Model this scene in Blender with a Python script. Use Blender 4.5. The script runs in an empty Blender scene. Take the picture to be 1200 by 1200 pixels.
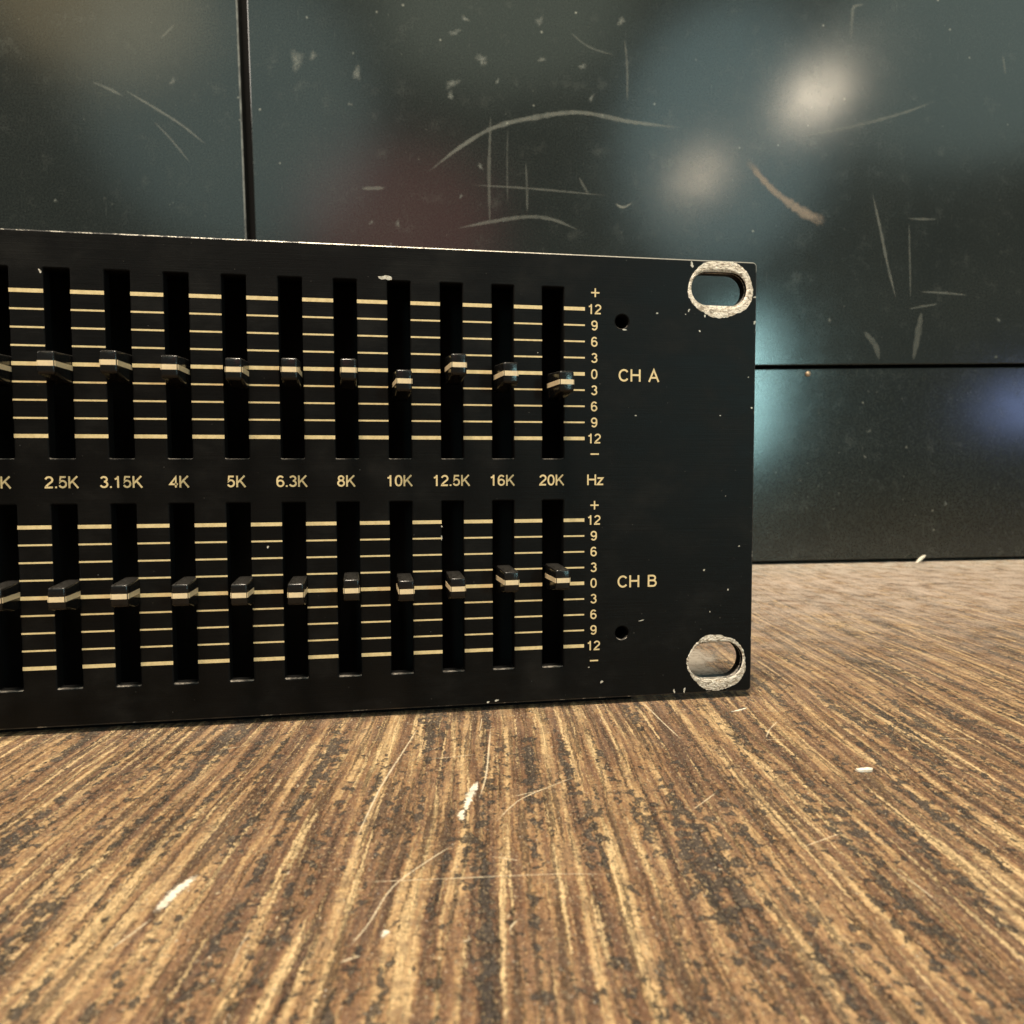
import bpy, bmesh, math, random
from mathutils import Vector, Matrix
random.seed(7)
MM = 0.001
scene = bpy.context.scene
col = scene.collection

# ------------------------------------------------------------ camera
yaw, pitch, roll = 0.165528, 0.054241, -0.0024816
fw = Vector((math.sin(yaw)*math.cos(pitch), math.cos(yaw)*math.cos(pitch), -math.sin(pitch)))
ri = Vector((math.cos(yaw), -math.sin(yaw), 0))
up = ri.cross(fw)
r2 = math.cos(roll)*ri + math.sin(roll)*up
u2 = -math.sin(roll)*ri + math.cos(roll)*up
cam_data = bpy.data.cameras.new("camera")
cam = bpy.data.objects.new("camera", cam_data)
col.objects.link(cam)
m = Matrix((r2, u2, -fw)).transposed().to_4x4()
m.translation = Vector((-0.0751161, -0.1470115, 0.0473241))
cam.matrix_world = m
cam_data.sensor_width = 36
cam_data.lens = 894.5/1200*36
cam_data.clip_start = 0.005
cam_data.clip_end = 50
cam_data.dof.use_dof = True
cam_data.dof.focus_distance = 0.155
cam_data.dof.aperture_fstop = 26.83/0.62   # about 0.6 mm of opening
scene.camera = cam

# ------------------------------------------------------------ world, lamps, exposure
world = bpy.data.worlds.new("World")
scene.world = world
world.use_nodes = True
bg = world.node_tree.nodes["Background"]
bg.inputs[0].default_value = (0.80, 0.86, 0.82, 1)
bg.inputs[1].default_value = 0.11
scene.view_settings.view_transform = 'Standard'
scene.view_settings.look = 'None'
scene.view_settings.exposure = 1.3
scene.view_settings.gamma = 1.0
scene.cycles.use_denoising = True
scene.cycles.max_bounces = 6


def lamp(name, loc, target, size, radiance, color, size_y=None, spread=None):
    l = bpy.data.lights.new(name, 'AREA')
    l.shape = 'ELLIPSE' if size_y else 'DISK'
    l.size = size
    if size_y:
        l.size_y = size_y
    area = math.pi*size*(size_y or size)/4
    l.energy = radiance*math.pi*area
    l.color = color
    if spread:
        l.spread = math.radians(spread)
    o = bpy.data.objects.new(name, l)
    col.objects.link(o)
    o.location = loc
    d = Vector(target) - Vector(loc)
    o.rotation_euler = d.to_track_quat('-Z', 'Y').to_euler()
    return o


lamp("ceiling_lamp", (-0.15, -0.30, 1.3), (-0.05, 0.0, 0), 0.24, 102.0, (1, 0.86, 0.67))
lamp("side_lamp", (-0.9, -0.25, 0.75), (-0.05, 0.0, 0), 0.30, 6.0, (1, 0.90, 0.78))
# unseen lamps placed so that soft glows show in the cabinet
lamp("bulb_lamp", (0.784, -1.105, 0.878), (0.133, 0.204, 0.228), 0.062, 32, (1, 0.82, 0.60))
lamp("bulb_lamp", (0.561, -1.215, 0.740), (0.075, 0.206, 0.188), 0.052, 22, (1, 0.78, 0.54))
lamp("cool_lamp", (0.680, -1.271, 0.245), (0.100, 0.205, 0.077), 0.13, 12, (0.50, 0.90, 0.90), 0.36)  # unseen cool lamps behind the teal and blue glows
lamp("cool_lamp", (1.262, -1.045, 0.190), (0.248, 0.200, 0.078), 0.11, 4.0, (0.38, 0.52, 1.0))
lamp("added_cool_glow", (-0.50, -1.228, 0.86), (-0.111, 0.213, 0.207), 0.62, .52, (0.66, 0.92, 0.88), 0.62)  # added area lamps, no windows: they lay a green-grey glow on the cabinet
lamp("added_cool_glow", (0.10, -1.25, 1.12), (0.0, 0.21, 0.24), 0.62, .50, (0.80, 0.92, 0.72), 0.34)
lamp("added_cool_glow", (0.60, -1.174, 0.80), (0.083, 0.206, 0.214), 0.46, 1.0, (0.58, 0.88, 0.90), 0.55)
lamp("added_cool_glow", (1.15, -1.008, 0.98), (0.222, 0.201, 0.218), 0.75, .62, (0.66, 0.9, 0.84), 0.52)
lamp("added_warm_glow", (-0.14, -1.295, 0.62), (-0.078, 0.212, 0.172), 0.46, .42, (1.0, 0.30, 0.27), 0.36)  # added lamp standing in for the reflection of a red garment
lamp("added_warm_glow", (-0.768, -1.116, 1.05), (-0.2, 0.216, 0.227), 0.45, .85, (1.0, 0.76, 0.40), 0.34)  # added warm lamp for the olive-brown reflection at upper left


# ------------------------------------------------------------ node helper
class NT:
    def __init__(self, name):
        self.m = bpy.data.materials.new(name)
        self.m.use_nodes = True
        self.t = self.m.node_tree
        self.t.nodes.clear()
        self.out = self.t.nodes.new("ShaderNodeOutputMaterial")
        self.b = self.t.nodes.new("ShaderNodeBsdfPrincipled")
        self.t.links.new(self.b.outputs[0], self.out.inputs[0])

    def set(self, sock, v):
        if isinstance(v, bpy.types.NodeSocket):
            self.t.links.new(v, sock)
        elif isinstance(v, tuple) and len(v) == 3 and sock.type == 'RGBA':
            sock.default_value = (*v, 1)
        else:
            sock.default_value = v

    def p(self, **k):
        for a, v in k.items():
            self.set(self.b.inputs[a.replace('_', ' ')], v)

    def obj(self):
        if not hasattr(self, '_o'):
            self._o = self.t.nodes.new("ShaderNodeTexCoord").outputs['Object']
        return self._o

    def mapping(self, v, scale=(1, 1, 1), rot=(0, 0, 0), loc=(0, 0, 0)):
        n = self.t.nodes.new("ShaderNodeMapping")
        self.set(n.inputs[0], v)
        n.inputs['Location'].default_value = loc
        n.inputs['Rotation'].default_value = rot
        n.inputs['Scale'].default_value = scale
        return n.outputs[0]

    def noise(self, v, s=1.0, det=4, rough=0.5, dist=0.0):
        n = self.t.nodes.new("ShaderNodeTexNoise")
        self.set(n.inputs['Vector'], v)
        n.inputs['Scale'].default_value = s
        n.inputs['Detail'].default_value = det
        n.inputs['Roughness'].default_value = rough
        n.inputs['Distortion'].default_value = dist
        return n.outputs[0]

    def voro(self, v, s=1.0, feat='F1', rnd=1.0, out=0):
        n = self.t.nodes.new("ShaderNodeTexVoronoi")
        n.feature = feat
        self.set(n.inputs['Vector'], v)
        n.inputs['Scale'].default_value = s
        n.inputs['Randomness'].default_value = rnd
        return n.outputs[out]

    def math(self, op, a, b=0.0, c=0.0, clamp=False):
        n = self.t.nodes.new("ShaderNodeMath")
        n.operation = op
        n.use_clamp = clamp
        self.set(n.inputs[0], a)
        self.set(n.inputs[1], b)
        self.set(n.inputs[2], c)
        return n.outputs[0]

    def ss(self, v, a, b, lo=0.0, hi=1.0):
        n = self.t.nodes.new("ShaderNodeMapRange")
        n.interpolation_type = 'SMOOTHSTEP'
        self.set(n.inputs[0], v)
        n.inputs[1].default_value = a
        n.inputs[2].default_value = b
        n.inputs[3].default_value = lo
        n.inputs[4].default_value = hi
        return n.outputs[0]

    def mix(self, f, a, b, mode='MIX'):
        n = self.t.nodes.new("ShaderNodeMix")
        n.data_type = 'RGBA'
        n.blend_type = mode
        n.clamp_factor = True
        self.set(n.inputs[0], f)
        self.set(n.inputs[6], a)
        self.set(n.inputs[7], b)
        return n.outputs[2]

    def ramp(self, f, stops):
        n = self.t.nodes.new("ShaderNodeValToRGB")
        self.set(n.inputs[0], f)
        e = n.color_ramp.elements
        while len(e) < len(stops):
            e.new(0.5)
        for el, (p, c) in zip(e, stops):
            el.position = p
            el.color = (*c, 1)
        return n.outputs[0]

    def bump(self, h, strength, dist, normal=None):
        n = self.t.nodes.new("ShaderNodeBump")
        n.inputs['Strength'].default_value = strength
        n.inputs['Distance'].default_value = dist
        self.set(n.inputs['Height'], h)
        if normal:
            self.set(n.inputs['Normal'], normal)
        return n.outputs[0]

    def sep(self, v):
        n = self.t.nodes.new("ShaderNodeSeparateXYZ")
        self.set(n.inputs[0], v)
        return n.outputs

    def comb(self, x, y, z=0.0):
        n = self.t.nodes.new("ShaderNodeCombineXYZ")
        self.set(n.inputs[0], x)
        self.set(n.inputs[1], y)
        self.set(n.inputs[2], z)
        return n.outputs[0]

    def alpha(self, f):
        """let the surface be worn through where f is low"""
        tr = self.t.nodes.new("ShaderNodeBsdfTransparent")
        mx = self.t.nodes.new("ShaderNodeMixShader")
        self.set(mx.inputs[0], f)
        self.t.links.new(tr.outputs[0], mx.inputs[1])
        self.t.links.new(self.b.outputs[0], mx.inputs[2])
        self.t.links.new(mx.outputs[0], self.out.inputs[0])


# ------------------------------------------------------------ materials (coordinates scaled to millimetres)
def mat_floor():
    n = NT("worn_wood_floor")
    mm = n.mapping(n.obj(), scale=(1000, 1000, 1000))
    g = n.mapping(mm, rot=(0, 0, math.radians(8.0)))
    s = n.sep(g)
    x, y = s[0], s[1]
    w1 = n.math('SUBTRACT', n.noise(n.comb(n.math('MULTIPLY', x, .02), n.math('MULTIPLY', y, .011)), 1, 2), .5)
    w2 = n.math('SUBTRACT', n.noise(n.comb(n.math('MULTIPLY', x, .25), n.math('MULTIPLY', y, .06)), 1, 3), .5)
    xx = n.math('ADD', n.math('ADD', x, n.math('MULTIPLY', w1, 6.0)), n.math('MULTIPLY', w2, .55))
    w3 = n.math('SUBTRACT', n.noise(mm, 1.15, 3, .65), .5)
    xx = n.math('ADD', xx, n.math('MULTIPLY', w3, 1.0))

    def st(fx, fy, off=0.0, det=3, rough=.5):
        return n.noise(n.comb(n.math('MULTIPLY', xx, fx), n.math('MULTIPLY', y, fy), off), 1, det, rough)
    big = st(.16, .008, 1.0, 2)
    mid = st(.62, .020, 5.0, 3, .55)
    fine = st(2.3, .085, 9.0, 3, .6)
    hair = st(6.5, .25, 3.0, 2, .6)
    region = n.noise(mm, .016, 2)
    ridge = n.math('ADD', n.math('MULTIPLY', mid, .62), n.math('MULTIPLY', fine, .26))
    ridge = n.math('ADD', ridge, n.math('MULTIPLY', big, .16))
    base = n.ramp(ridge, [(.41, (.070, .032, .018)), (.47, (.165, .082, .041)), (.515, (.255, .138, .064)),
                          (.56, (.41, .250, .115)), (.62, (.62, .43, .215))])
    blotch = n.noise(mm, .33, 5, .65)
    base = n.mix(n.ss(blotch, .46, .62, 0, .55), base, (.105, .055, .028))
    base = n.mix(n.ss(hair, .55, .72, 0, .22), base, (.50, .36, .19))
    groove = n.math('ADD', st(.95, .028, 31.0, 4, .62), n.math('MULTIPLY', n.math('SUBTRACT', n.noise(mm, 1.3, 3, .7), .5), .22))
    gr = n.ss(groove, .55, .59)
    base = n.mix(n.math('MULTIPLY', gr, .70), base, (.045, .024, .013))
    lightl = n.math('ADD', st(.80, .022, 41.0, 4, .6), n.math('MULTIPLY', n.math('SUBTRACT', n.noise(mm, 1.0, 4, .75), .5), .25))
    li = n.ss(lightl, .57, .63)
    base = n.mix(n.math('MULTIPLY', li, .75), base, (.78, .56, .29))
    # worn-through dark pits, strung along the grain
    pc = n.comb(n.math('MULTIPLY', xx, .70), n.math('MULTIPLY', y, .44), 2.0)
    pits = n.noise(pc, 1, 4, .60)
    pmask = st(.30, .022, 13.0, 2)
    pitv = n.math('ADD', pits, n.math('MULTIPLY', n.math('SUBTRACT', pmask, .5), 1.0))
    pit = n.ss(pitv, .585, .612)
    base = n.mix(n.math('MULTIPLY', pit, .88), base, (.026, .023, .021))
    dc = n.comb(n.math('MULTIPLY', xx, 1.5), n.math('MULTIPLY', y, 1.9), 7.0)
    dashes = n.math('ADD', n.noise(dc, 1, 4, .68), n.math('MULTIPLY', n.math('SUBTRACT', fine, .5), .5))
    dash = n.math('MULTIPLY', n.ss(dashes, .60, .63), n.ss(region, .35, .55, .35, 1))
    base = n.mix(n.math('MULTIPLY', dash, .85), base, (.030, .021, .016))
    # dry pale fibres and dust
    fb = n.noise(n.comb(n.math('MULTIPLY', xx, 3.4), n.math('MULTIPLY', y, .9), 21.0), 1, 4, .7)
    fib = n.ss(fb, .575, .68)
    base = n.mix(n.math('MULTIPLY', fib, .75), base, (.70, .56, .36))
    brk = n.noise(n.comb(n.math('MULTIPLY', xx, 2.2), n.math('MULTIPLY', y, 1.3), 51.0), 1, 5, .8)
    base = n.mix(n.ss(brk, .56, .60, 0, .5), base, (.060, .034, .019))
    base = n.mix(n.ss(brk, .43, .39, 0, .5), base, (.68, .49, .25))
    spk = n.ss(n.noise(mm, 2.6, 2, .5), .69, .73)
    base = n.mix(n.math('MULTIPLY', spk, .7), base, (.66, .60, .50))
    # dust by the cabinet foot, paled more to paint in the far floor's sheen
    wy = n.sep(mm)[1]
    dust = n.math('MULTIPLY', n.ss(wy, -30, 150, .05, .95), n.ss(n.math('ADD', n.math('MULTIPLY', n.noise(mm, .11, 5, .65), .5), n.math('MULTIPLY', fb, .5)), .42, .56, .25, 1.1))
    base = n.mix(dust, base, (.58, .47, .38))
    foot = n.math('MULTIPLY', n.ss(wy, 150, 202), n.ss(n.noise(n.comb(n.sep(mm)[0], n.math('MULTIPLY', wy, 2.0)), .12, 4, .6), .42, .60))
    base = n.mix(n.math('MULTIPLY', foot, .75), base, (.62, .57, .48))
    h = n.math('ADD', n.math('MULTIPLY', ridge, 1.0), n.math('MULTIPLY', pit, -.14))
    h = n.math('ADD', h, n.math('MULTIPLY', dash, -.06))
    h = n.math('ADD', n.math('ADD', h, n.math('MULTIPLY', gr, -.12)), n.math('ADD', n.math('MULTIPLY', li, .10), n.math('MULTIPLY', fib, .05)))
    h = n.math('ADD', h, n.math('MULTIPLY', n.noise(mm, 1.4, 4, .7), .20))
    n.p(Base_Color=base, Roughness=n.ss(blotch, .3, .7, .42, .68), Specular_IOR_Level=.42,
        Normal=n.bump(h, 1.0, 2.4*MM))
    return n.m


def mat_cabinet():
    n = NT("cabinet_paint")
    mm = n.mapping(n.obj(), scale=(1000, 1000, 1000))
    c = n.mix(n.ss(n.noise(mm, .02, 3), .3, .7), (.0125, .0158, .0138), (.018, .0215, .0185))
    sc = n.noise(n.mapping(mm, scale=(1.1, 1, .09)), 1, 3, .6)
    c = n.mix(n.ss(sc, .64, .76, 0, .10), c, (.30, .31, .27))
    dirt = n.noise(mm, .09, 5, .7)
    c = n.mix(n.ss(dirt, .54, .76, 0, .26), c, (.11, .115, .10))
    d = n.voro(mm, .10, out=0)
    c = n.mix(n.math('MULTIPLY', n.ss(d, .075, .03), n.ss(n.noise(mm, .05, 2), .45, .6)), c, (.26, .26, .22))
    c = n.mix(n.ss(n.noise(mm, .55, 3, .6), .70, .76, 0, .5), c, (.24, .24, .2))
    grain = n.noise(mm, 1.5, 3, .75)
    c = n.mix(n.ss(grain, .40, .64, 0, .85), c, (.004, .005, .0045))
    c = n.mix(n.ss(grain, .44, .28, 0, .30), c, (.055, .060, .052))
    n.p(Base_Color=c, Roughness=n.ss(dirt, .3, .8, .12, .155), Specular_IOR_Level=.5,
        Normal=n.bump(n.math('ADD', n.math('MULTIPLY', grain, .65), n.math('MULTIPLY', n.noise(mm, .012, 1), 5.0)), .22, .10*MM))
    return n.m


def mat_panel():
    n = NT("black_anodised_panel")
    mm = n.mapping(n.obj(), scale=(1000, 1000, 1000))
    br = n.noise(n.mapping(mm, scale=(.05, 1, 5.0)), 1, 4, .65)
    c = n.mix(br, (.0018, .0017, .0015), (.0042, .0039, .0035))
    smear = n.noise(n.mapping(mm, scale=(.6, 1, 1)), .10, 5, .65)
    c = n.mix(n.ss(smear, .46, .75, 0, .22), c, (.030, .028, .025))
    sp = n.noise(mm, 1.9, 2, .5)
    c = n.mix(n.ss(sp, .745, .775, 0, .6), c, (.20, .19, .17))
    # more knocks towards the free end of the panel
    xx = n.sep(mm)[0]
    sp2 = n.math('ADD', n.noise(mm, 1.05, 3, .6), n.ss(xx, -60, 0, -.06, .02))
    c = n.mix(n.ss(sp2, .72, .76, 0, .5), c, (.22, .20, .17))
    n.p(Base_Color=c, Roughness=n.math('ADD', n.math('MULTIPLY', br, .16), n.ss(smear, .3, .7, .30, .40)),
        Specular_IOR_Level=.12,
        Normal=n.bump(n.math('ADD', br, n.math('MULTIPLY', n.noise(mm, 3.0, 2), .5)), .45, .07*MM))
    return n.m


def mat_edge():
    n = NT("rubbed_glint_edge")
    mm = n.mapping(n.obj(), scale=(1000, 1000, 1000))
    wear = n.noise(n.mapping(mm, scale=(.28, 1, .28)), 1, 5, .75)
    s = n.sep(mm)
    top = n.ss(s[2], 86, 89)
    thr = n.math('ADD', wear, n.math('MULTIPLY', top, n.ss(s[0], -160, -20, .06, .22)))  # wear raised along the top and rightward to paint in a bright glint
    f = n.ss(thr, .57, .63)
    c = n.mix(f, (.018, .017, .016), (.36, .335, .29))
    n.p(Base_Color=c, Roughness=.38, Metallic=n.math('MULTIPLY', f, .55), Normal=n.bump(wear, .5, .2*MM))
    return n.m


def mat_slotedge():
    n = NT("lit_slot_lip")
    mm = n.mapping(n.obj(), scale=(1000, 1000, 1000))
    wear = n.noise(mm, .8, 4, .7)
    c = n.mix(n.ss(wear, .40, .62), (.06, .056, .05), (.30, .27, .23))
    c = n.mix(n.ss(n.sep(mm)[1], .5, 1.3), c, (.006, .006, .006))  # worn lip with its lit front and shaded depth painted in
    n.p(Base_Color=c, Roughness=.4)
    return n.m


def mat_bare():
    n = NT("bare_aluminium")
    mm = n.mapping(n.obj(), scale=(1000, 1000, 1000))
    a = n.noise(n.mapping(mm, scale=(.7, 1, 1.6)), 1, 5, .7, 1.2)
    b = n.noise(mm, 3.2, 4, .7, .6)
    c = n.ramp(a, [(.34, (.16, .12, .085)), (.45, (.48, .42, .33)), (.54, (.80, .75, .66))])
    c = n.mix(n.ss(b, .55, .63, 0, .55), c, (.18, .14, .105))
    n.p(Base_Color=c, Roughness=.34, Metallic=.5, Normal=n.bump(n.math('ADD', a, n.math('MULTIPLY', b, .5)), .9, .5*MM))
    return n.m


def simple(name, c, rough=.5, spec=.5, metal=0, bump=None, var=None):
    n = NT(name)
    mm = n.mapping(n.obj(), scale=(1000, 1000, 1000))
    cc = c
    if var:
        cc = n.mix(n.ss(n.noise(mm, var[1], 4, .65), .35, .68), c, var[0])
    n.p(Base_Color=cc, Roughness=rough, Specular_IOR_Level=spec, Metallic=metal)
    if bump:
        n.p(Normal=n.bump(n.noise(mm, bump[0], 4, .6), bump[1], bump[2]*MM))
    return n.m


def mat_knob():
    n = NT("black_knob_plastic")
    mm = n.mapping(n.obj(), scale=(1000, 1000, 1000))
    geo = n.t.nodes.new("ShaderNodeNewGeometry")
    nz = n.sep(geo.outputs['True Normal'])[2]
    dust = n.math('MULTIPLY', n.ss(nz, .35, .9), n.ss(n.noise(n.mapping(mm, scale=(3, .5, 1)), .9, 4, .7), .32, .68, .15, .8))
    c = n.mix(dust, (.007, .0065, .006), (.022, .020, .017))
    n.p(Base_Color=c, Roughness=n.math('ADD', .15, n.math('MULTIPLY', dust, .6)), Specular_IOR_Level=.32,
        Normal=n.bump(n.noise(mm, 2.5, 3, .6), .3, .08*MM))
    return n.m


def mat_scratch(name, c, lo, hi, strength, stretch=(1, 1, 1), scale=1.6):
    n = NT(name)
    mm = n.mapping(n.obj(), scale=(1000, 1000, 1000))
    f = n.noise(n.mapping(mm, scale=stretch), scale, 5, .75)
    f2 = n.noise(mm, .22, 2)
    n.p(Base_Color=c, Roughness=.6)
    at = n.t.nodes.new("ShaderNodeAttribute")
    at.attribute_name = "fade"
    # the mark thins out towards its rim: ragged there, solid in its middle
    f = n.math('ADD', f, n.math('MULTIPLY', n.math('SUBTRACT', at.outputs['Fac'], .6), .30))
    n.alpha(n.math('MULTIPLY', n.math('MULTIPLY', n.ss(f, lo, hi, .08, strength), n.ss(f2, .2, .55, .55, 1)), n.ss(at.outputs['Fac'], 0, .4)))
    return n.m


M_floor, M_cab, M_panel, M_edge = mat_floor(), mat_cabinet(), mat_panel(), mat_edge()
M_slot, M_bare, M_knob = mat_slotedge(), mat_bare(), mat_knob()
M_print = simple("cream_print", (.78, .61, .33), .5, .4, var=((.64, .49, .25), .9))
M_line = simple("cream_knob_line", (.80, .63, .38), .45, .4, var=((.70, .55, .36), 1.2))
M_black = simple("black_steel", (.004, .004, .004), .7, .08)
M_dark = simple("dark_carcass", (.004, .004, .004), .8, .1)
M_chip = simple("chipped_aluminium", (.70, .65, .56), .45, .5, .2, bump=(2.5, .6, .2), var=((.40, .35, .28), 2.0))
M_flake = simple("white_flake", (.82, .78, .68), .6, .4, bump=(2, .6, .2), var=((.60, .52, .40), 1.2))
M_crumb = simple("dust_crumb", (.52, .42, .29), .7, .3, var=((.30, .21, .13), .3))
M_brass = simple("dull_brass", (.42, .31, .20), .4, .5, .5, bump=(2, .6, .2), var=((.16, .11, .07), .9))
M_strip = simple("pale_door_edge", (.17, .17, .155), .3, .6, .3, var=((.06, .06, .055), .2))
SCR = {o: mat_scratch("scratch_%s" % s, (.36, .37, .32), .32, .60, o*.46)
       for o, s in ((.2, 'faint'), (.25, 'thin'), (.28, 'pale'), (.3, 'light'), (.35, 'soft'), (.4, 'clear'), (.45, 'plain'), (.5, 'strong'), (.8, 'bright'))}
SCR[.75] = mat_scratch("scratch_warm", (.42, .33, .25), .34, .66, .40)
M_smudge = mat_scratch("smudge", (.32, .34, .30), .40, .66, .34, scale=1.0)
M_fscr = mat_scratch("floor_scratch", (.86, .72, .50), .46, .62, .52, scale=2.4)
M_scrape = mat_scratch("floor_scrape", (.74, .68, .56), .42, .60, .9, scale=1.3)


# ------------------------------------------------------------ mesh helpers
def link(name, me, mat, parent=None):
    o = bpy.data.objects.new(name, me)
    for x in (mat if isinstance(mat, (list, tuple)) else [mat]):
        if x and x.name not in me.materials:
            me.materials.append(x)
    col.objects.link(o)
    if parent:
        o.parent = parent
    return o


def from_bm(bm, name):
    me = bpy.data.meshes.new(name)
    bm.to_mesh(me)
    bm.free()
    return me


def S(v):
    return Vector(v)*MM


def box_into(bm, lo, hi):
    r = bmesh.ops.create_cube(bm, size=1)
    lo, hi = Vector(lo), Vector(hi)
    for v in r['verts']:
        v.co = Vector(((lo[i]+hi[i])/2 + v.co[i]*(hi[i]-lo[i]) for i in range(3)))*MM
    return r['verts']


def prism(poly, y0, y1, bev=0.0, seg=2):
    """poly: (x, z) corners in mm, extruded from y0 to y1"""
    bm = bmesh.new()
    a = [bm.verts.new(S((x, y0, z))) for x, z in poly]
    b = [bm.verts.new(S((x, y1, z))) for x, z in poly]
    bm.faces.new(a)
    bm.faces.new(list(reversed(b)))
    k = len(poly)
    for i in range(k):
        bm.faces.new((a[i], b[i], b[(i+1) % k], a[(i+1) % k]))
    bmesh.ops.recalc_face_normals(bm, faces=bm.faces)
    if bev:
        bmesh.ops.bevel(bm, geom=list(bm.edges), offset=bev*MM, segments=seg, affect='EDGES', profile=.5)
    return bm


def smooth_line(pts, step):
    """Catmull-Rom through 2D points"""
    if len(pts) == 2:
        pts = [pts[0], ((pts[0][0]+pts[1][0])/2+random.uniform(-.4, .4), (pts[0][1]+pts[1][1])/2+random.uniform(-.4, .4)), pts[1]]
    P = [Vector(p) for p in pts]
    P = [P[0]*2-P[1]] + P + [P[-1]*2-P[-2]]
    out = []
    for i in range(1, len(P)-2):
        k = max(2, int((P[i+1]-P[i]).length/step))
        for j in range(k):
            t = j/k
            out.append(.5*((2*P[i])+(P[i+1]-P[i-1])*t+(2*P[i-1]-5*P[i]+4*P[i+1]-P[i+2])*t*t+(3*P[i]-P[i-1]-3*P[i+1]+P[i+2])*t**3))
    out.append(P[-2])
    return out


def ribbon(pts, w, to3, step=1.2, taper='both'):
    L = smooth_line(pts, step)
    bm = bmesh.new()
    rows = []
    n = len(L)
    fade = bm.verts.layers.float.new("fade")
    for i, q in enumerate(L):
        d = (L[min(i+1, n-1)]-L[max(i-1, 0)]).normalized()
        nn = Vector((-d.y, d.x))
        t = i/(n-1)
        ww = w*.5*(math.sin(math.pi*min(1, max(0, t)))**.45 if taper == 'both' else (.35+.65*t)) * random.uniform(.7, 1.15) + .03
        row = [bm.verts.new(S(to3(q+nn*ww*e))) for e in (1, .35, -.35, -1)]
        end = min(1, 6*t+.1, 6*(1-t)+.1)
        row[1][fade] = row[2][fade] = end
        row[0][fade] = row[3][fade] = .15*end
        rows.append(row)
    for a, b in zip(rows, rows[1:]):
        for e in range(3):
            bm.faces.new((a[e], a[e+1], b[e+1], b[e]))
    return bm


def blob(c, r, to3, n=14, ir=.35, ang=0.0, stretch=1.0, thick=None):
    bm = bmesh.new()
    ph = [random.uniform(0, 6.28) for _ in range(4)]
    vs = []
    for i in range(n):
        t = 2*math.pi*i/n
        k = 1+ir*(math.sin(2*t+ph[0])*.5+math.sin(3*t+ph[1])*.35+math.sin(5*t+ph[2])*.3)
        x, y = r*k*math.cos(t)*stretch, r*k*math.sin(t)
        x, y = x*math.cos(ang)-y*math.sin(ang), x*math.sin(ang)+y*math.cos(ang)
        vs.append((c[0]+x, c[1]+y))
    fade = bm.verts.layers.float.new("fade")
    a = [bm.verts.new(S(to3(Vector(q)))) for q in vs]
    if not thick:
        mid = bm.verts.new(S(to3(Vector(c))))
        mid[fade] = 1.0
        for i in range(n):
            bm.faces.new((a[i], a[(i+1) % n], mid))
    if thick:
        bm.faces.new(a)
        b = [bm.verts.new(S(to3(Vector(q), thick))) for q in vs]
        bm.faces.new(b)
        for i in range(n):
            bm.faces.new((a[i], b[i], b[(i+1) % n], a[(i+1) % n]))
        bmesh.ops.recalc_face_normals(bm, faces=bm.faces)
    return bm


def thing(name, label, cat, loc=(0, 0, 0), rz=0, group=None):
    o = bpy.data.objects.new(name, None)
    o.empty_display_size = .02
    col.objects.link(o)
    o.location = loc
    o.rotation_euler = (0, 0, rz)
    o['label'] = label
    o['category'] = cat
    if group:
        o['group'] = group
    return o


# ------------------------------------------------------------ the floor
bm = bmesh.new()
box_into(bm, (-1600, -1800, -18), (1800, 900, 0))
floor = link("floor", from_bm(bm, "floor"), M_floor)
floor['kind'] = 'structure'

FL = [([(-68.5, -4.0), (-72.9, -20.8), (-76.3, -34.1), (-79.9, -52.8)], .5),
      ([(-56.1, -8.6), (-59.8, -30.4), (-62.4, -40.9)], .5),
      ([(-66.0, -51.8), (-70.6, -56.5), (-74.7, -61.5), (-77.4, -68.5), (-79.8, -73.1)], .32),
      ([(-61.0, -47.9), (-57.9, -43.1), (-54.8, -39.9), (-45.5, -33.9)], .3),
      ([(-80.0, -59.7), (-68.8, -60.7), (-55.9, -61.9), (-48.1, -63.3)], .2),
      ([(-99.8, -63.1), (-102.9, -69.1)], .4), ([(-9.4, -24.1), (-2.3, -15.5)], .45),
      ([(-10.2, -24.4), (-5.0, -25.7)], .3), ([(19.1, -29.0), (26.8, -30.8)], .35),
      ([(-23.5, 1.8), (-24.0, -11.7), (-24.1, -22.4)], .5), ([(-68.8, -23.4), (-60.2, -22.6)], .3),
      ([(-77.7, -73.4), (-80.1, -74.3)], .4), ([(-68.1, -73.0), (-66.9, -72.4)], .3),
      ([(-104.2, -13.4), (-97.6, -11.3)], .3)]
for pts, w in FL:
    link("scratch", from_bm(ribbon(pts, w*.9, lambda q, h=0: (q.x, q.y, .035)), "scratch"), M_fscr, floor)
rs = random.Random(5)
for _ in range(22):
    x, y = rs.uniform(-120, 60), rs.uniform(-78, -6) if rs.random() < .7 else rs.uniform(0, 120)
    if x < 6 and y > -4:
        continue
    a, ln = (rs.gauss(1.45, .35) if rs.random() < .6 else rs.uniform(0, 3.1)), rs.uniform(2, 9)
    p0 = (x, y)
    p1 = (x+ln*.5*math.cos(a)+rs.uniform(-.5, .5), y+ln*.5*math.sin(a))
    p2 = (x+ln*math.cos(a), y+ln*math.sin(a))
    link("scratch", from_bm(ribbon([p0, p1, p2], rs.uniform(.14, .26), lambda q, h=0: (q.x, q.y, .028)), "scratch"), M_fscr, floor)
SCRAPES = [([(-99.9, -62.6), (-98.9, -58.5), (-97.2, -54.8)], 1.9), ([(-64.6, -43.6), (-63.5, -39.3), (-61.6, -33.5)], 1.6),
           ([(-65.2, -46.5), (-64.6, -43.0)], 1.2), ([(-75.9, -71.2), (-75.3, -69.6)], 1.2),
           ([(-8.9, -9.0), (-3.9, -6.8)], .9)]
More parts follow.
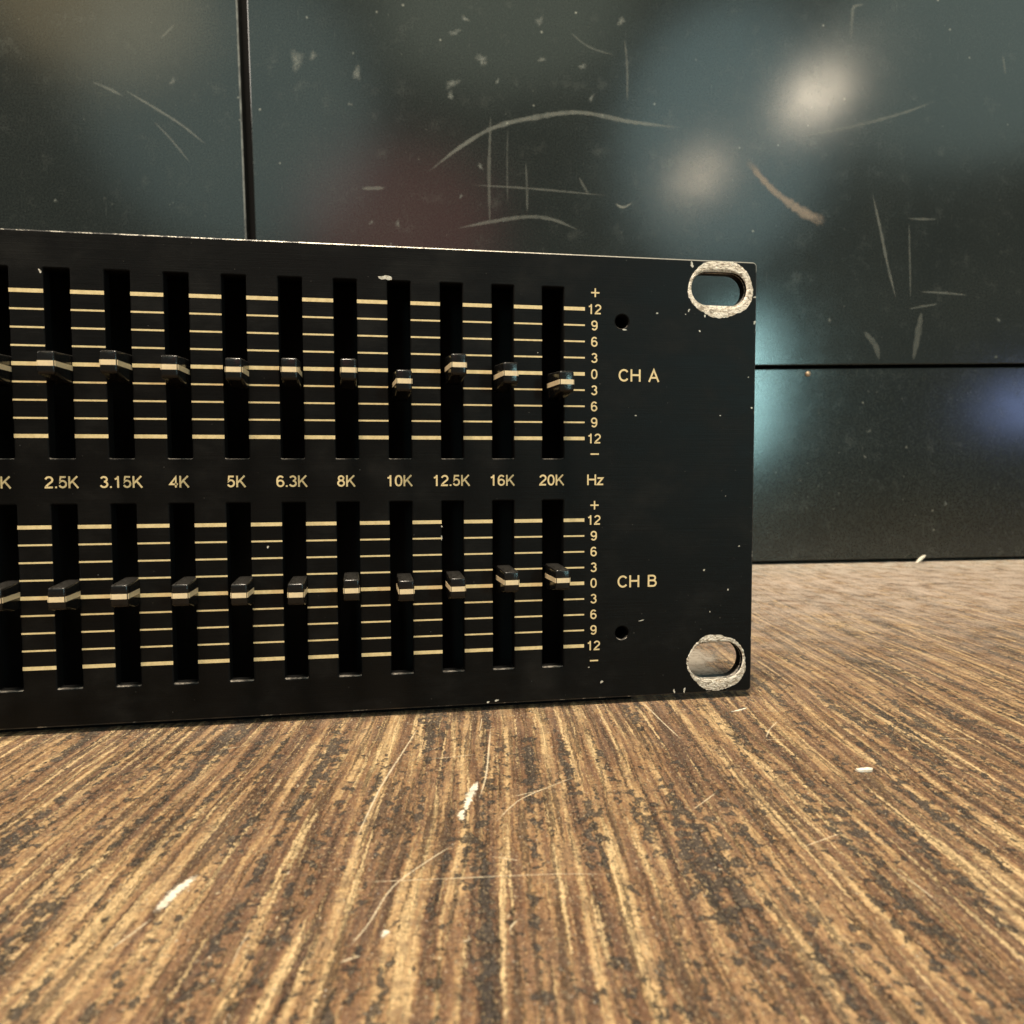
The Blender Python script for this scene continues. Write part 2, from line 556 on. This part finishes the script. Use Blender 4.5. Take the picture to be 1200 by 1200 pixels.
for pts, w in SCRAPES:
    link("scrape", from_bm(ribbon(pts, w, lambda q, h=0: (q.x, q.y, .05), .5), "scrape"), M_scrape, floor)

# ------------------------------------------------------------ the cabinet behind
cab = thing("metal_cabinet", "large scuffed dark green-black metal cabinet with two doors above a base panel", "cabinet",
            (108.247*MM, 204.815*MM, 0), math.radians(-2.103))
bm = prism([(-900, 1.5), (520, 1.5), (520, 640), (-900, 640)], 9, 330)
link("carcass", from_bm(bm, "carcass"), M_dark, cab)


def door(poly, name, y0=0.0):
    return link(name, from_bm(prism(poly, y0, y0+7.5, .45, 2), name), M_cab, cab)


def zb(u, off=0.0):
    return 98.45+.0215*(u+2.9)+off


xr = lambda z: -239.05-(z-151.5)*.0157
xl = lambda z: -242.75-(z-151.4)*.0177
right_door = door([(xr(93.5), zb(-238.6)), (515, zb(515)), (515, 636), (xr(636), 636)], "door")
left_door = door([(-895, zb(-895)), (xl(93.5), zb(-243)), (xl(636), 636), (-895, 636)], "door")
base_panel = door([(-895, 1.8), (515, 1.8), (515, zb(515, -1.7)), (-895, zb(-895, -1.7))], "base_panel", 1.1)
# paler strip laid along the free edge of the left door
link("edge_strip", from_bm(prism([(xl(95)-.75, 95), (xl(95)-.02, 95), (xl(636)-.02, 636), (xl(636)-.75, 636)], -.12, .5), "edge_strip"), M_strip, left_door)
# small rivet below the door gap
bm = bmesh.new()
bmesh.ops.create_uvsphere(bm, u_segments=18, v_segments=10, radius=1.35*MM)
for v in bm.verts:
    v.co = Vector((24.2*MM+v.co.x, .9*MM+v.co.y*.75, 94.7*MM+v.co.z))
rv = link("rivet", from_bm(bm, "rivet"), M_brass, base_panel)
for f in rv.data.polygons:
    f.use_smooth = True

CAB = [([(-162.8, 182.9), (-147.2, 195.5), (-131.4, 205.1), (-111.5, 210.8), (-91.3, 213.9), (-66.8, 211.0), (-41.7, 209.6)], 2.6, .5),
       ([(-149.3, 158.6), (-133.5, 162.3), (-115.6, 165.3), (-103.4, 164.2), (-92.0, 160.0)], 2.0, .4),
       ([(-305.6, 214.7), (-299.8, 212.6), (-292.9, 209.4)], 1.4, .4),
       ([(-292.8, 212.3), (-277.2, 203.5), (-268.5, 198.1), (-259.0, 190.6)], 1.2, .45),
       ([(-280.9, 199.6), (-274.0, 192.4), (-266.3, 182.9)], 1.0, .35), ([(-277.5, 234.4), (-270.9, 241.3)], 1.2, .3),
       ([(-133.3, 210.4), (-134.2, 185.4), (-133.9, 160.3)], 1.6, .3), ([(-117.1, 190.1), (-116.4, 166.9)], 1.2, .28),
       ([(-125.5, 205.1), (-125.6, 170.4)], .8, .2), ([(-141.4, 178.6), (-115.5, 178.2), (-79.0, 176.6)], 1.0, .35),
       ([(-92.1, 184.7), (-87.2, 176.7)], 1.2, .3), ([(-74.8, 173.3), (-70.7, 171.4), (-65.7, 174.0)], 1.3, .8),
       ([(-70.3, 248.9), (-69.0, 235.4), (-68.9, 219.8)], 1.2, .3), ([(-96.3, 249.8), (-87.4, 243.9), (-75.1, 240.8)], 1.0, .25),
       ([(-9.6, 196.1), (3.6, 183.0), (19.2, 173.1), (31.2, 168.6)], 7.0, .75),
       ([(16.3, 208.3), (44.9, 215.0), (71.7, 223.1), (88.4, 229.8)], 1.6, .35),
       ([(49.8, 273.1), (44.0, 271.5), (43.2, 267.4), (42.6, 255.3)], 1.6, .45), ([(123.9, 253.8), (125.6, 244.4)], 1.2, .35),
       ([(55.5, 184.0), (60.5, 165.6), (64.6, 149.1), (69.6, 132.5)], 1.6, .45), ([(75.5, 170.4), (77.4, 132.7)], 1.2, .3),
       ([(74.5, 172.0), (90.6, 172.2)], 1.2, .35), ([(82.4, 136.2), (109.1, 135.2)], 1.2, .4),
       ([(76.7, 127.6), (92.8, 130.6)], 1.2, .35), ([(83.6, 126.5), (82.1, 115.9), (79.7, 102.3)], 3.8, .3),
       ([(52.7, 116.2), (59.2, 109.1), (61.2, 102.0)], 3.4, .3), ([(-192.4, 174.8), (-181.3, 175.6)], 2.0, .4)]
for pts, w, o in CAB:
    par = left_door if pts[0][0] < -242 else right_door
    link("scratch", from_bm(ribbon(pts, w, lambda q, h=0: (q.x, -.06, q.y), 1.5, 'grow' if o == .75 else 'both'), "scratch"), SCR[o], par)
SM = [(-219.6, 229.5, 4.4), (-212.6, 231.8, 2.4), (-149.6, 246.1, 2.8), (-144.9, 252.4, 2.0), (-137.2, 234.9, 3.2), (-130.1, 225.8, 1.6),
      (-150.9, 223.4, 3.6), (-151.7, 218.1, 2.0), (-110.7, 253.7, 2.8), (-72.0, 256.5, 2.4), (-193.6, 225.3, 3.2), (-109.5, 236.7, 2.0),
      (-90.2, 234.8, 2.0), (-86.1, 220.8, 2.0), (-138.2, 187.2, 2.0), (34.5, 121.2, 1.2), (125.3, 104.7, 1.2), (57.5, 66.7, 1.6),
      (100.6, 30.0, 1.6), (55.5, 53.9, 1.2), (21.2, 42.1, 1.2), (126.1, 123.3, 1.6), (-147.3, 173.3, 1.2), (-196.8, 211.7, 1.2),
      (-176.1, 159.9, 1.6), (-188.0, 159.8, 1.2), (-322.0, 164.0, 1.2), (-272.3, 217.1, 2.0)]
for i, (x, z, r) in enumerate(SM):
    low = z < 97
    par = base_panel if low else (left_door if x < -242 else right_door)
    y = 1.03 if low else -.07
    link("scuff", from_bm(blob((x, z), r, lambda q, h=0: (q.x, y, q.y), 16, .6, random.uniform(0, 3), random.uniform(.6, 1.0)), "scuff"), M_smudge, par)

# ------------------------------------------------------------ the equalizer
LX, ZB, ZT = -482.6, 1.3, 89.4
DX, X20 = 9.892, -42.367
DZ = 3.1609
ZA, ZBc = 66.266, 24.821
HS, HW = 16.63, 2.12
NC = 14
eq = thing("graphic_equalizer", "worn black rack graphic equalizer with rows of slider knobs standing on the wooden floor", "equalizer")
cols_x = [X20-i*DX for i in range(NC)]


def stadium(cx, cz, w, h, n=14):
    r = h/2
    out = []
    for s in (1, -1):
        for i in range(n+1):
            t = -math.pi/2+math.pi*i/n
            out.append((cx+s*(w/2-r)+s*r*math.cos(t), cz+s*r*math.sin(t)))
    return out


def rrect(x0, z0, x1, z1, r, n=4):
    out = []
    for cx, cz, a in ((x1-r, z1-r, 0), (x0+r, z1-r, 90), (x0+r, z0+r, 180), (x1-r, z0+r, 270)):
        for i in range(n+1):
            t = math.radians(a+90*i/n)
            out.append((cx+r*math.cos(t), cz+r*math.sin(t)))
    return out


HOLE_T, HOLE_B = (-8.15, 83.75, 11.6, 6.5), (-7.9, 7.95, 11.7, 7.4)
BEV = .26
cu = bpy.data.curves.new("front_panel", 'CURVE')
cu.dimensions = '2D'
cu.fill_mode = 'BOTH'
loops = [rrect(LX, ZB, 0, ZT, .9, 5), stadium(*HOLE_T), stadium(*HOLE_B)]
for cx in cols_x:
    for zc in (ZA, ZBc):
        loops.append(rrect(cx-HW, zc-HS, cx+HW, zc+HS, .25, 3))
for c in ((-28.4, 76.65), (-28.1, 14.44)):
    loops.append([(c[0]+1.35*math.cos(t*math.pi/14), c[1]+1.35*math.sin(t*math.pi/14)) for t in range(28)])
for lp in loops:
    sp = cu.splines.new('POLY')
    sp.points.add(len(lp)-1)
    for p_, (x, z) in zip(sp.points, lp):
        p_.co = (x, z, 0, 1)          # millimetres here, scaled below
    sp.use_cyclic_u = True
TH = 3.0
cu.extrude = TH/2-BEV
cu.bevel_depth = BEV
cu.bevel_resolution = 1
cu.offset = -BEV
tmp = bpy.data.objects.new("tmp", cu)
col.objects.link(tmp)
dg = bpy.context.evaluated_depsgraph_get()
me = bpy.data.meshes.new_from_object(tmp.evaluated_get(dg))
bpy.data.objects.remove(tmp)
bm = bmesh.new()
bm.from_mesh(me)
for v in bm.verts:
    x, z, d = v.co
    v.co = Vector((x, TH/2-d, z))*MM
bmesh.ops.remove_doubles(bm, verts=bm.verts, dist=1e-6)
bmesh.ops.recalc_face_normals(bm, faces=bm.faces)
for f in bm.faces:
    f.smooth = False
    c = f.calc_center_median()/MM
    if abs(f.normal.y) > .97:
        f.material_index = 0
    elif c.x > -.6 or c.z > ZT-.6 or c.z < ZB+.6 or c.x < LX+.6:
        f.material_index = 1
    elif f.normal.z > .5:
        f.material_index = 2  # only up-facing slot walls take the lip painted as lit
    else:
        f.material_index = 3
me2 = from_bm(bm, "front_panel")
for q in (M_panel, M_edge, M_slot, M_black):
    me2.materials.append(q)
panel = link("front_panel", me2, None, eq)

# chassis box behind the panel: open towards the slots
bm = bmesh.new()
w = 1.2
x0, x1, y0, y1, z0, z1 = -457, -25.1, 3.02, 168, 0, 86
box_into(bm, (x0, y0, z0), (x1, y1, z0+w))
box_into(bm, (x0, y0, z1-w), (x1, y1, z1))
box_into(bm, (x0, y0, z0+w), (x0+w, y1, z1-w))
box_into(bm, (x1-w, y0, z0+w), (x1, y1, z1-w))
box_into(bm, (x0+w, y1-w, z0+w), (x1-w, y1, z1-w))
link("chassis", from_bm(bm, "chassis"), M_black, eq)
# dark sheet standing in for the shade inside the slots
bm = bmesh.new()
box_into(bm, (x0+w+.1, 14, z0+w+.1), (x1-w-.1, 15, z1-w-.1))
link("dark_backing", from_bm(bm, "dark_backing"), M_dark, eq)


# worn bare-metal rings round the rack holes
def ring(name, hole, outer, zclip, seed, steps=5):
    rnd = random.Random(seed)
    hx, hz, hw, hh = hole
    ox, oz, ow, oh = outer
    n = 110
    ph = [rnd.uniform(0, 6.28) for _ in range(8)]
    bm = bmesh.new()
    rows = []
    inner = []
    r = hh/2
    for i in range(n):
        t = 2*math.pi*i/n
        dx, dz = math.cos(t), math.sin(t)
        # ray from hole centre to stadium
        best = 0
        lo_, hi_ = 0, 20
        for _ in range(30):
            md = (lo_+hi_)/2
            px, pz = md*dx, md*dz
            qx = max(-(hw/2-r), min(hw/2-r, px))
            if math.hypot(px-qx, pz) < r:
                lo_ = md
            else:
                hi_ = md
        inner.append((hx+lo_*dx, hz+lo_*dz))
        lo_, hi_ = 0, 20
        for _ in range(30):
            md = (lo_+hi_)/2
            px, pz = (hx+md*dx-ox)/ow, (hz+md*dz-oz)/oh
            if px*px+pz*pz < 1:
                lo_ = md
            else:
                hi_ = md
        k = lo_+.22*math.sin(2*t+ph[0])+.13*math.sin(5*t+ph[1])+.05*math.sin(11*t+ph[2])+rnd.choice((-.12, -.05, 0, 0, .03, .06))
        X, Z = hx+k*dx, hz+k*dz
        Z = max(zclip[0], min(zclip[1], Z))
        X = min(X, -.22)
        row = []
        for s in range(steps+1):
            f = s/steps
            x = inner[-1][0]*(1-f)+X*f-(.03*dx if s == 0 else 0)
            z = inner[-1][1]*(1-f)+Z*f-(.03*dz if s == 0 else 0)
            if s == 1:
                x, z = inner[-1][0]+.12*dx, inner[-1][1]+.12*dz
            y = -.03-.10*math.sin(math.pi*f)*(.5+.5*math.sin(5*t+ph[4]+s)) if 0 < s < steps else (-.03 if s else .75)
            row.append(bm.verts.new(S((x, y, z))))
        rows.append(row)
    for i in range(n):
        a, b = rows[i], rows[(i+1) % n]
        for s in range(steps):
            f = bm.faces.new((a[s], a[s+1], b[s+1], b[s]))
            f.smooth = True
    bmesh.ops.recalc_face_normals(bm, faces=bm.faces)
    return link(name, from_bm(bm, name), M_bare, panel)


ring("worn_ring", HOLE_T, (-7.75, 83.75, 6.75, 5.95), (70, ZT-.12), 3)
ring("worn_ring", HOLE_B, (-7.65, 7.55, 6.65, 5.75), (ZB+.25, 30), 5)

# chips in the black finish
chips = [(-74.43, 83.45, .75, 2.2, 0), (-64.3, 36.6, .2, 1.5, 1.57), (-64.35, 34.4, .16, 5.5, 1.57), (-32.3, 4.68, .33, 1.6, .2), (-21.17, 78.54, .22, 1.8, .5),
         (-12.16, 75.26, .28, 1, 0), (-11.1, 78.3, .3, 1.2, 2), (-25.47, 58.22, .22, 1.2, 0), (-1.55, 66.25, .16, 1, 0), (-7.56, 58.39, .20, 1, 0),
         (-.75, 60.02, .26, 1.2, 1), (-3.09, 31.64, .24, 1.2, 0), (-10.68, 26.86, .24, 1.7, .2), (-5.41, 22.66, .2, 1.6, 1),
         (-34.97, 7.77, .2, 1, 0), (-96.61, 33.24, .26, 1.6, 1.5), (-133.98, 82.3, .3, 1.8, 1.9), (-13.95, 88.35, .5, 1.6, 1.9),
         (-.42, 82.4, .28, 1.5, .2), (-.36, 77.3, .35, 1.6, .8), (-16.89, 2.0, .3, 2.0, 1.6), (-14.67, 2.1, .35, 2.0, 1.5),
         (-55.43, 1.75, .25, 2, 0), (-53.73, 2.0, .3, 2, 0), (-45.4, 70.2, .14, 1, 0), (-14.5, 79.3, .3, 1.4, 1), (-15.2, 78.5, .16, 1, 0), (-9.3, 18.2, .2, 1, 0),
         (-24.0, 16.9, .16, 5, .15), (-27.9, 75.1, .2, 4, 0), (-6.2, 42.0, .12, 1, 0)]
for x, z, r, st, an in chips:
    z = min(z, ZT-.3)
    r *= .65
    link("paint_chip", from_bm(blob((x, z), r, lambda q, h=0: (q.x, -.02, max(q.y, ZB+.2)), 11, .5, an, st), "paint_chip"), M_chip, panel)

# printed scale: one line per row, broken at every slot
bmesh_cols = sorted(cols_x)
for ch, zc in (('A', ZA), ('B', ZBc)):
    for k in range(4, -5, -1):
        th = .68 if k in (4, 0, -4) else .31
        z = zc+k*DZ
        bm = bmesh.new()
        for i, cx in enumerate(bmesh_cols):
            xa = cx+HW+.05
            xb = bmesh_cols[i+1]-HW-.05 if i+1 < len(bmesh_cols) else -35.98
            vs = [bm.verts.new(S(q)) for q in ((xa, -.022, z-th/2), (xb, -.022, z-th/2), (xb, -.022, z+th/2), (xa, -.022, z+th/2))]
            bm.faces.new(vs)
        link("scale_line", from_bm(bm, "scale_line"), M_print, panel)


def arc(cx, cz, rx, rz, a0, a1, n=14, e=1.0):
    out = []
    for i in range(n+1):
        t = math.radians(a0+(a1-a0)*i/n)
        c, q = math.cos(t), math.sin(t)
        out.append((cx+rx*math.copysign(abs(c)**e, c), cz+rz*math.copysign(abs(q)**e, q)))
    return out


SIX = [arc(.385, .315, .265, .255, 0, 360, 22), arc(.395, .60, .275, .335, 38, 180, 10) + [(.12, .34)]]
GLYPH = {   # sans capitals and figures: width, strokes along their centre line, cap height 1
    '0': (.77, [arc(.385, .5, .265, .435, 0, 360, 26, .88)]),
    '1': (.77, [[(.43, 0), (.43, 1)], [(.43, .93), (.36, .80), (.17, .745)]]),
    '2': (.77, [arc(.385, .69, .265, .245, 168, -30, 12) + [(.30, .30), (.13, .12), (.115, .065), (.67, .065)]]),
    '3': (.77, [arc(.375, .735, .235, .20, 160, -88, 12), arc(.375, .30, .27, .235, 88, -162, 14)]),
    '4': (.77, [[(.53, 0), (.53, .90), (.07, .285), (.71, .285)]]),
    '5': (.77, [[(.63, .935), (.23, .935), (.16, .50)] + arc(.375, .34, .27, .275, 132, -158, 14)]),
    '6': (.77, SIX),
    '8': (.77, [arc(.385, .745, .215, .19, 0, 360, 20), arc(.385, .30, .265, .235, 0, 360, 22)]),
    '9': (.77, [[(.77-x, 1-z) for x, z in p] for p in SIX]),
    'K': (.90, [[(.13, 0), (.13, 1)], [(.76, 1), (.15, .37)], [(.36, .60), (.82, 0)]]),
    'H': (1.0, [[(.14, 0), (.14, 1)], [(.86, 0), (.86, 1)], [(.18, .53), (.82, .53)]]),
    'z': (.68, [[(.07, .66), (.57, .66), (.08, .065), (.63, .065)]]),
    'C': (1.0, [arc(.5, .5, .39, .435, 38, 322, 24)]),
    'A': (.93, [[(.05, 0), (.465, .97), (.88, 0)], [(.19, .34), (.74, .34)]]),
    'B': (.93, [[(.14, 0), (.14, 1)], [(.18, .935), (.48, .935)] + arc(.48, .735, .24, .20, 80, -80, 8) + [(.18, .535)],
                [(.48, .535)] + arc(.52, .30, .265, .235, 80, -80, 8) + [(.18, .065)]]),
    '.': (.30, [[(.15, 0), (.15, .14)]]),
    ' ': (.62, []),
}


def text(name, s, x, z, cap, width=None, weight=.15):
    total = sum(GLYPH[c][0] for c in s)
    k = cap
    kx = k if not width else width/total
    bm = bmesh.new()
    px = -total/2
    lay = 0
    for ch_ in s:
        gw, strokes = GLYPH[ch_]
        for st in strokes:
            closed = math.hypot(st[0][0]-st[-1][0], st[0][1]-st[-1][1]) < 1e-4 and len(st) > 4
            P = [Vector(q) for q in (st[:-1] if closed else st)]
            n = len(P)
            rows = []
            y = -.022-.003*lay
            lay += 1
            for i in range(n):
                a = P[(i-1) % n] if (closed or i) else None
                b = P[(i+1) % n] if (closed or i < n-1) else None
                d1 = (P[i]-a).normalized() if a is not None else (b-P[i]).normalized()
                d2 = (b-P[i]).normalized() if b is not None else d1
                n1, n2 = Vector((-d1.y, d1.x)), Vector((-d2.y, d2.x))
                mt = (n1+n2)
                mt = mt.normalized() if mt.length > 1e-3 else n1
                ln = weight/2/max(.42, mt.dot(n1))
                rows.append([bm.verts.new(S((x+(px+q.x)*kx, y, z+(q.y-.5)*k))) for q in (P[i]+mt*ln, P[i]-mt*ln)])
            for i in range(n if closed else n-1):
                a, b = rows[i], rows[(i+1) % n]
                bm.faces.new((a[0], a[1], b[1], b[0]))
        px += gw
    return link(name, from_bm(bm, name), M_print, panel)


for s, i in (("20K", 0), ("16K", 1), ("12.5K", 2), ("10K", 3), ("8K", 4), ("6.3K", 5), ("5K", 6), ("4K", 7), ("3.15K", 8), ("2.5K", 9),
             ("2K", 10), ("1.6K", 11), ("1.25K", 12), ("1K", 13)):
    text("frequency_label", s, X20-i*DX-.25, 45.45, 2.1)
text("unit_label", "Hz", -33.8, 45.45, 2.1)
for ch, zc, zp, zm in (('A', ZA, 82.1, 50.55), ('B', ZBc, 40.4, 9.1)):
    for k, s in zip(range(4, -5, -1), ("12", "9", "6", "3", "0", "3", "6", "9", "12")):
        text("gain_label", s, -34.05, zc+k*DZ, 1.9)
    for s, zz in (("+", zp), ("-", zm)):
        bm = bmesh.new()
        bars = [(.85, .14)] + ([(.14, .85)] if s == '+' else [])
        for bx, bz in bars:
            y = -.022 if bx > bz else -.030
            bm.faces.new([bm.verts.new(S((-33.9+sx*bx, y, zz+sz*bz))) for sx, sz in ((-1, -1), (1, -1), (1, 1), (-1, 1))])
        link("gain_sign", from_bm(bm, "gain_sign"), M_print, panel)
text("channel_label", "CH A", -24.9, 66.15, 2.42, 8.5)
text("channel_label", "CH B", -24.9, 24.95, 2.42, 8.5)


# slider knobs
def knob_mesh():
    hw = 1.45
    prof = [(-6.5, 2.0), (-6.5, -1.85), (-2.0, -2.7), (1.6, -3.0), (1.6, 2.35), (-2.0, 2.2)]
    bm = bmesh.new()
    a = [bm.verts.new(S((-hw, y, z))) for y, z in prof]
    b = [bm.verts.new(S((hw, y, z))) for y, z in prof]
    bm.faces.new(a)
    bm.faces.new(list(reversed(b)))
    k = len(prof)
    for i in range(k):
        bm.faces.new((a[i], b[i], b[(i+1) % k], a[(i+1) % k]))
    bmesh.ops.recalc_face_normals(bm, faces=bm.faces)
    bmesh.ops.bevel(bm, geom=list(bm.edges), offset=.42*MM, segments=4, affect='EDGES', profile=.5)
    for f in bm.faces:
        f.smooth = True
    return from_bm(bm, "slider_knob")


def line_mesh():
    bm = bmesh.new()
    box_into(bm, (-1.47, -6.53, -.50), (1.47, 1.5, .40))
    bmesh.ops.bevel(bm, geom=[e for e in bm.edges if abs(e.verts[0].co.z-e.verts[1].co.z) > .5*MM], offset=.22*MM, segments=3, affect='EDGES')
    return from_bm(bm, "pointer_line")


KM, LM = knob_mesh(), line_mesh()
KA = [(1.25, -2.29, 10), (.52, -.90, 10), (.77, .47, 8), (.69, -2.64, 8), (.75, -.84, 6), (.39, -.96, 0), (.85, -1.14, -1), (.15, -.91, -2), (.27, -.31, -4), (.34, -.65, -5), (.5, -1.0, -2),
      (.4, -.6, 2), (.4, -1.0, -2), (.5, -.8, 0)]
KB = [(.55, 1.67, 6), (.58, 1.53, 6), (.35, .60, 4), (.74, .39, 4), (.73, .83, 4), (.79, .34, 0), (.95, .55, -1), (.97, .77, -1), (.89, .92, 0), (.77, .70, 0), (.7, .77, 0),
      (.6, .5, 2), (.6, .8, -2), (.6, .4, 0)]
M_dust = mat_scratch("floor_dust", (.34, .30, .25), .22, .50, .92, scale=.5)
link("dust_patch", from_bm(blob((-5.0, 30.0), 17, lambda q, h=0: (q.x, q.y, .03), 26, .45, .9, 1.0), "dust_patch"), M_dust, floor)
stem_bm = bmesh.new()
box_into(stem_bm, (-.6, 1.4, -1.0), (.6, 14.0, 1.0))
STEM = from_bm(stem_bm, "stem")
for ks, zc in ((KA, ZA), (KB, ZBc)):
    for i, (dx, dz, a) in enumerate(ks):
        k = link("slider_knob", KM, M_knob, eq)
        # the cap is skewed on its stem: its tip sits to one side of the slot
        rot = math.radians(a*.55)
        k.rotation_euler = (0, 0, rot)
        k.location = S((X20-i*DX+dx-6.5*math.sin(rot), 0, zc+dz))
        link("pointer_line", LM, M_line, k)
        link("stem", STEM, M_black, k)

# ------------------------------------------------------------ bits lying on the floor
def flake(name, label, cat, loc, r, stretch, ang, thick, mat, tilt=0):
    bm = blob((0, 0), r, lambda q, h=0: (q.x, q.y, h), 12, .4, ang, stretch, thick)
    o = link(name, from_bm(bm, name), mat)
    o.location = S((loc[0], loc[1], .06))
    o.rotation_euler = (tilt, 0, 0)
    o['label'] = label
    o['category'] = cat
    return o


flake("paint_flake", "white flake of paint lying on the wooden floor right of the equalizer", "flake", (-1.1, -40.2), .62, 2.0, .1, .35, M_flake)
# splinter leaning at the foot of the cabinet
bm = prism([(-3.2, -.6), (-1.0, .3), (2.2, .7), (3.6, .2), (2.4, -.4), (-.5, -.8)], -.7, .7, .2, 1)
o = link("wood_splinter", from_bm(bm, "wood_splinter"), M_flake)
o.location = S((191.5, 197.6, 2.2))
o.rotation_euler = (0, math.radians(-28), math.radians(6))
o['label'] = "pale splinter lying against the foot of the dark cabinet"
o['category'] = "splinter"

# crumbs, dust and grit nobody could count
rnd = random.Random(11)
bm = bmesh.new()


def crumb(x, y, r):
    vs = []
    for s in ((1, 0, 0), (-.5, .8, 0), (-.5, -.8, 0), (0, 0, 1)):
        vs.append(bm.verts.new(S((x+(s[0]+rnd.uniform(-.4, .4))*r, y+(s[1]+rnd.uniform(-.4, .4))*r, max(.01, s[2]*r*.8)))))
    for a, b, c in ((0, 1, 3), (1, 2, 3), (2, 0, 3)):
        bm.faces.new((vs[a], vs[b], vs[c]))


for _ in range(1500):
    x, y = rnd.uniform(-170, 330), rnd.uniform(-100, 203)
    if -483 < x < 1 and -1 < y < 170:
        continue
    crumb(x, y, rnd.choice((.08, .1, .12, .16, .22)))
for _ in range(900):       # gathered along the cabinet foot
    x = rnd.uniform(-20, 330)
    y = 204.5-(x-108)*.0367-abs(rnd.gauss(0, 9))-1
    if x < 1 and y < 170:
        continue
    crumb(x, y, rnd.choice((.12, .16, .2, .3, .45)))
for _ in range(260):       # and in front of the panel
    crumb(rnd.uniform(-160, 0), -abs(rnd.gauss(0, 5))-.6, rnd.choice((.08, .12, .18)))
o = link("floor_crumbs", from_bm(bm, "floor_crumbs"), M_crumb)
o['kind'] = 'stuff'
o['label'] = "pale crumbs and grit scattered over the wooden floor"
o['category'] = "crumbs"
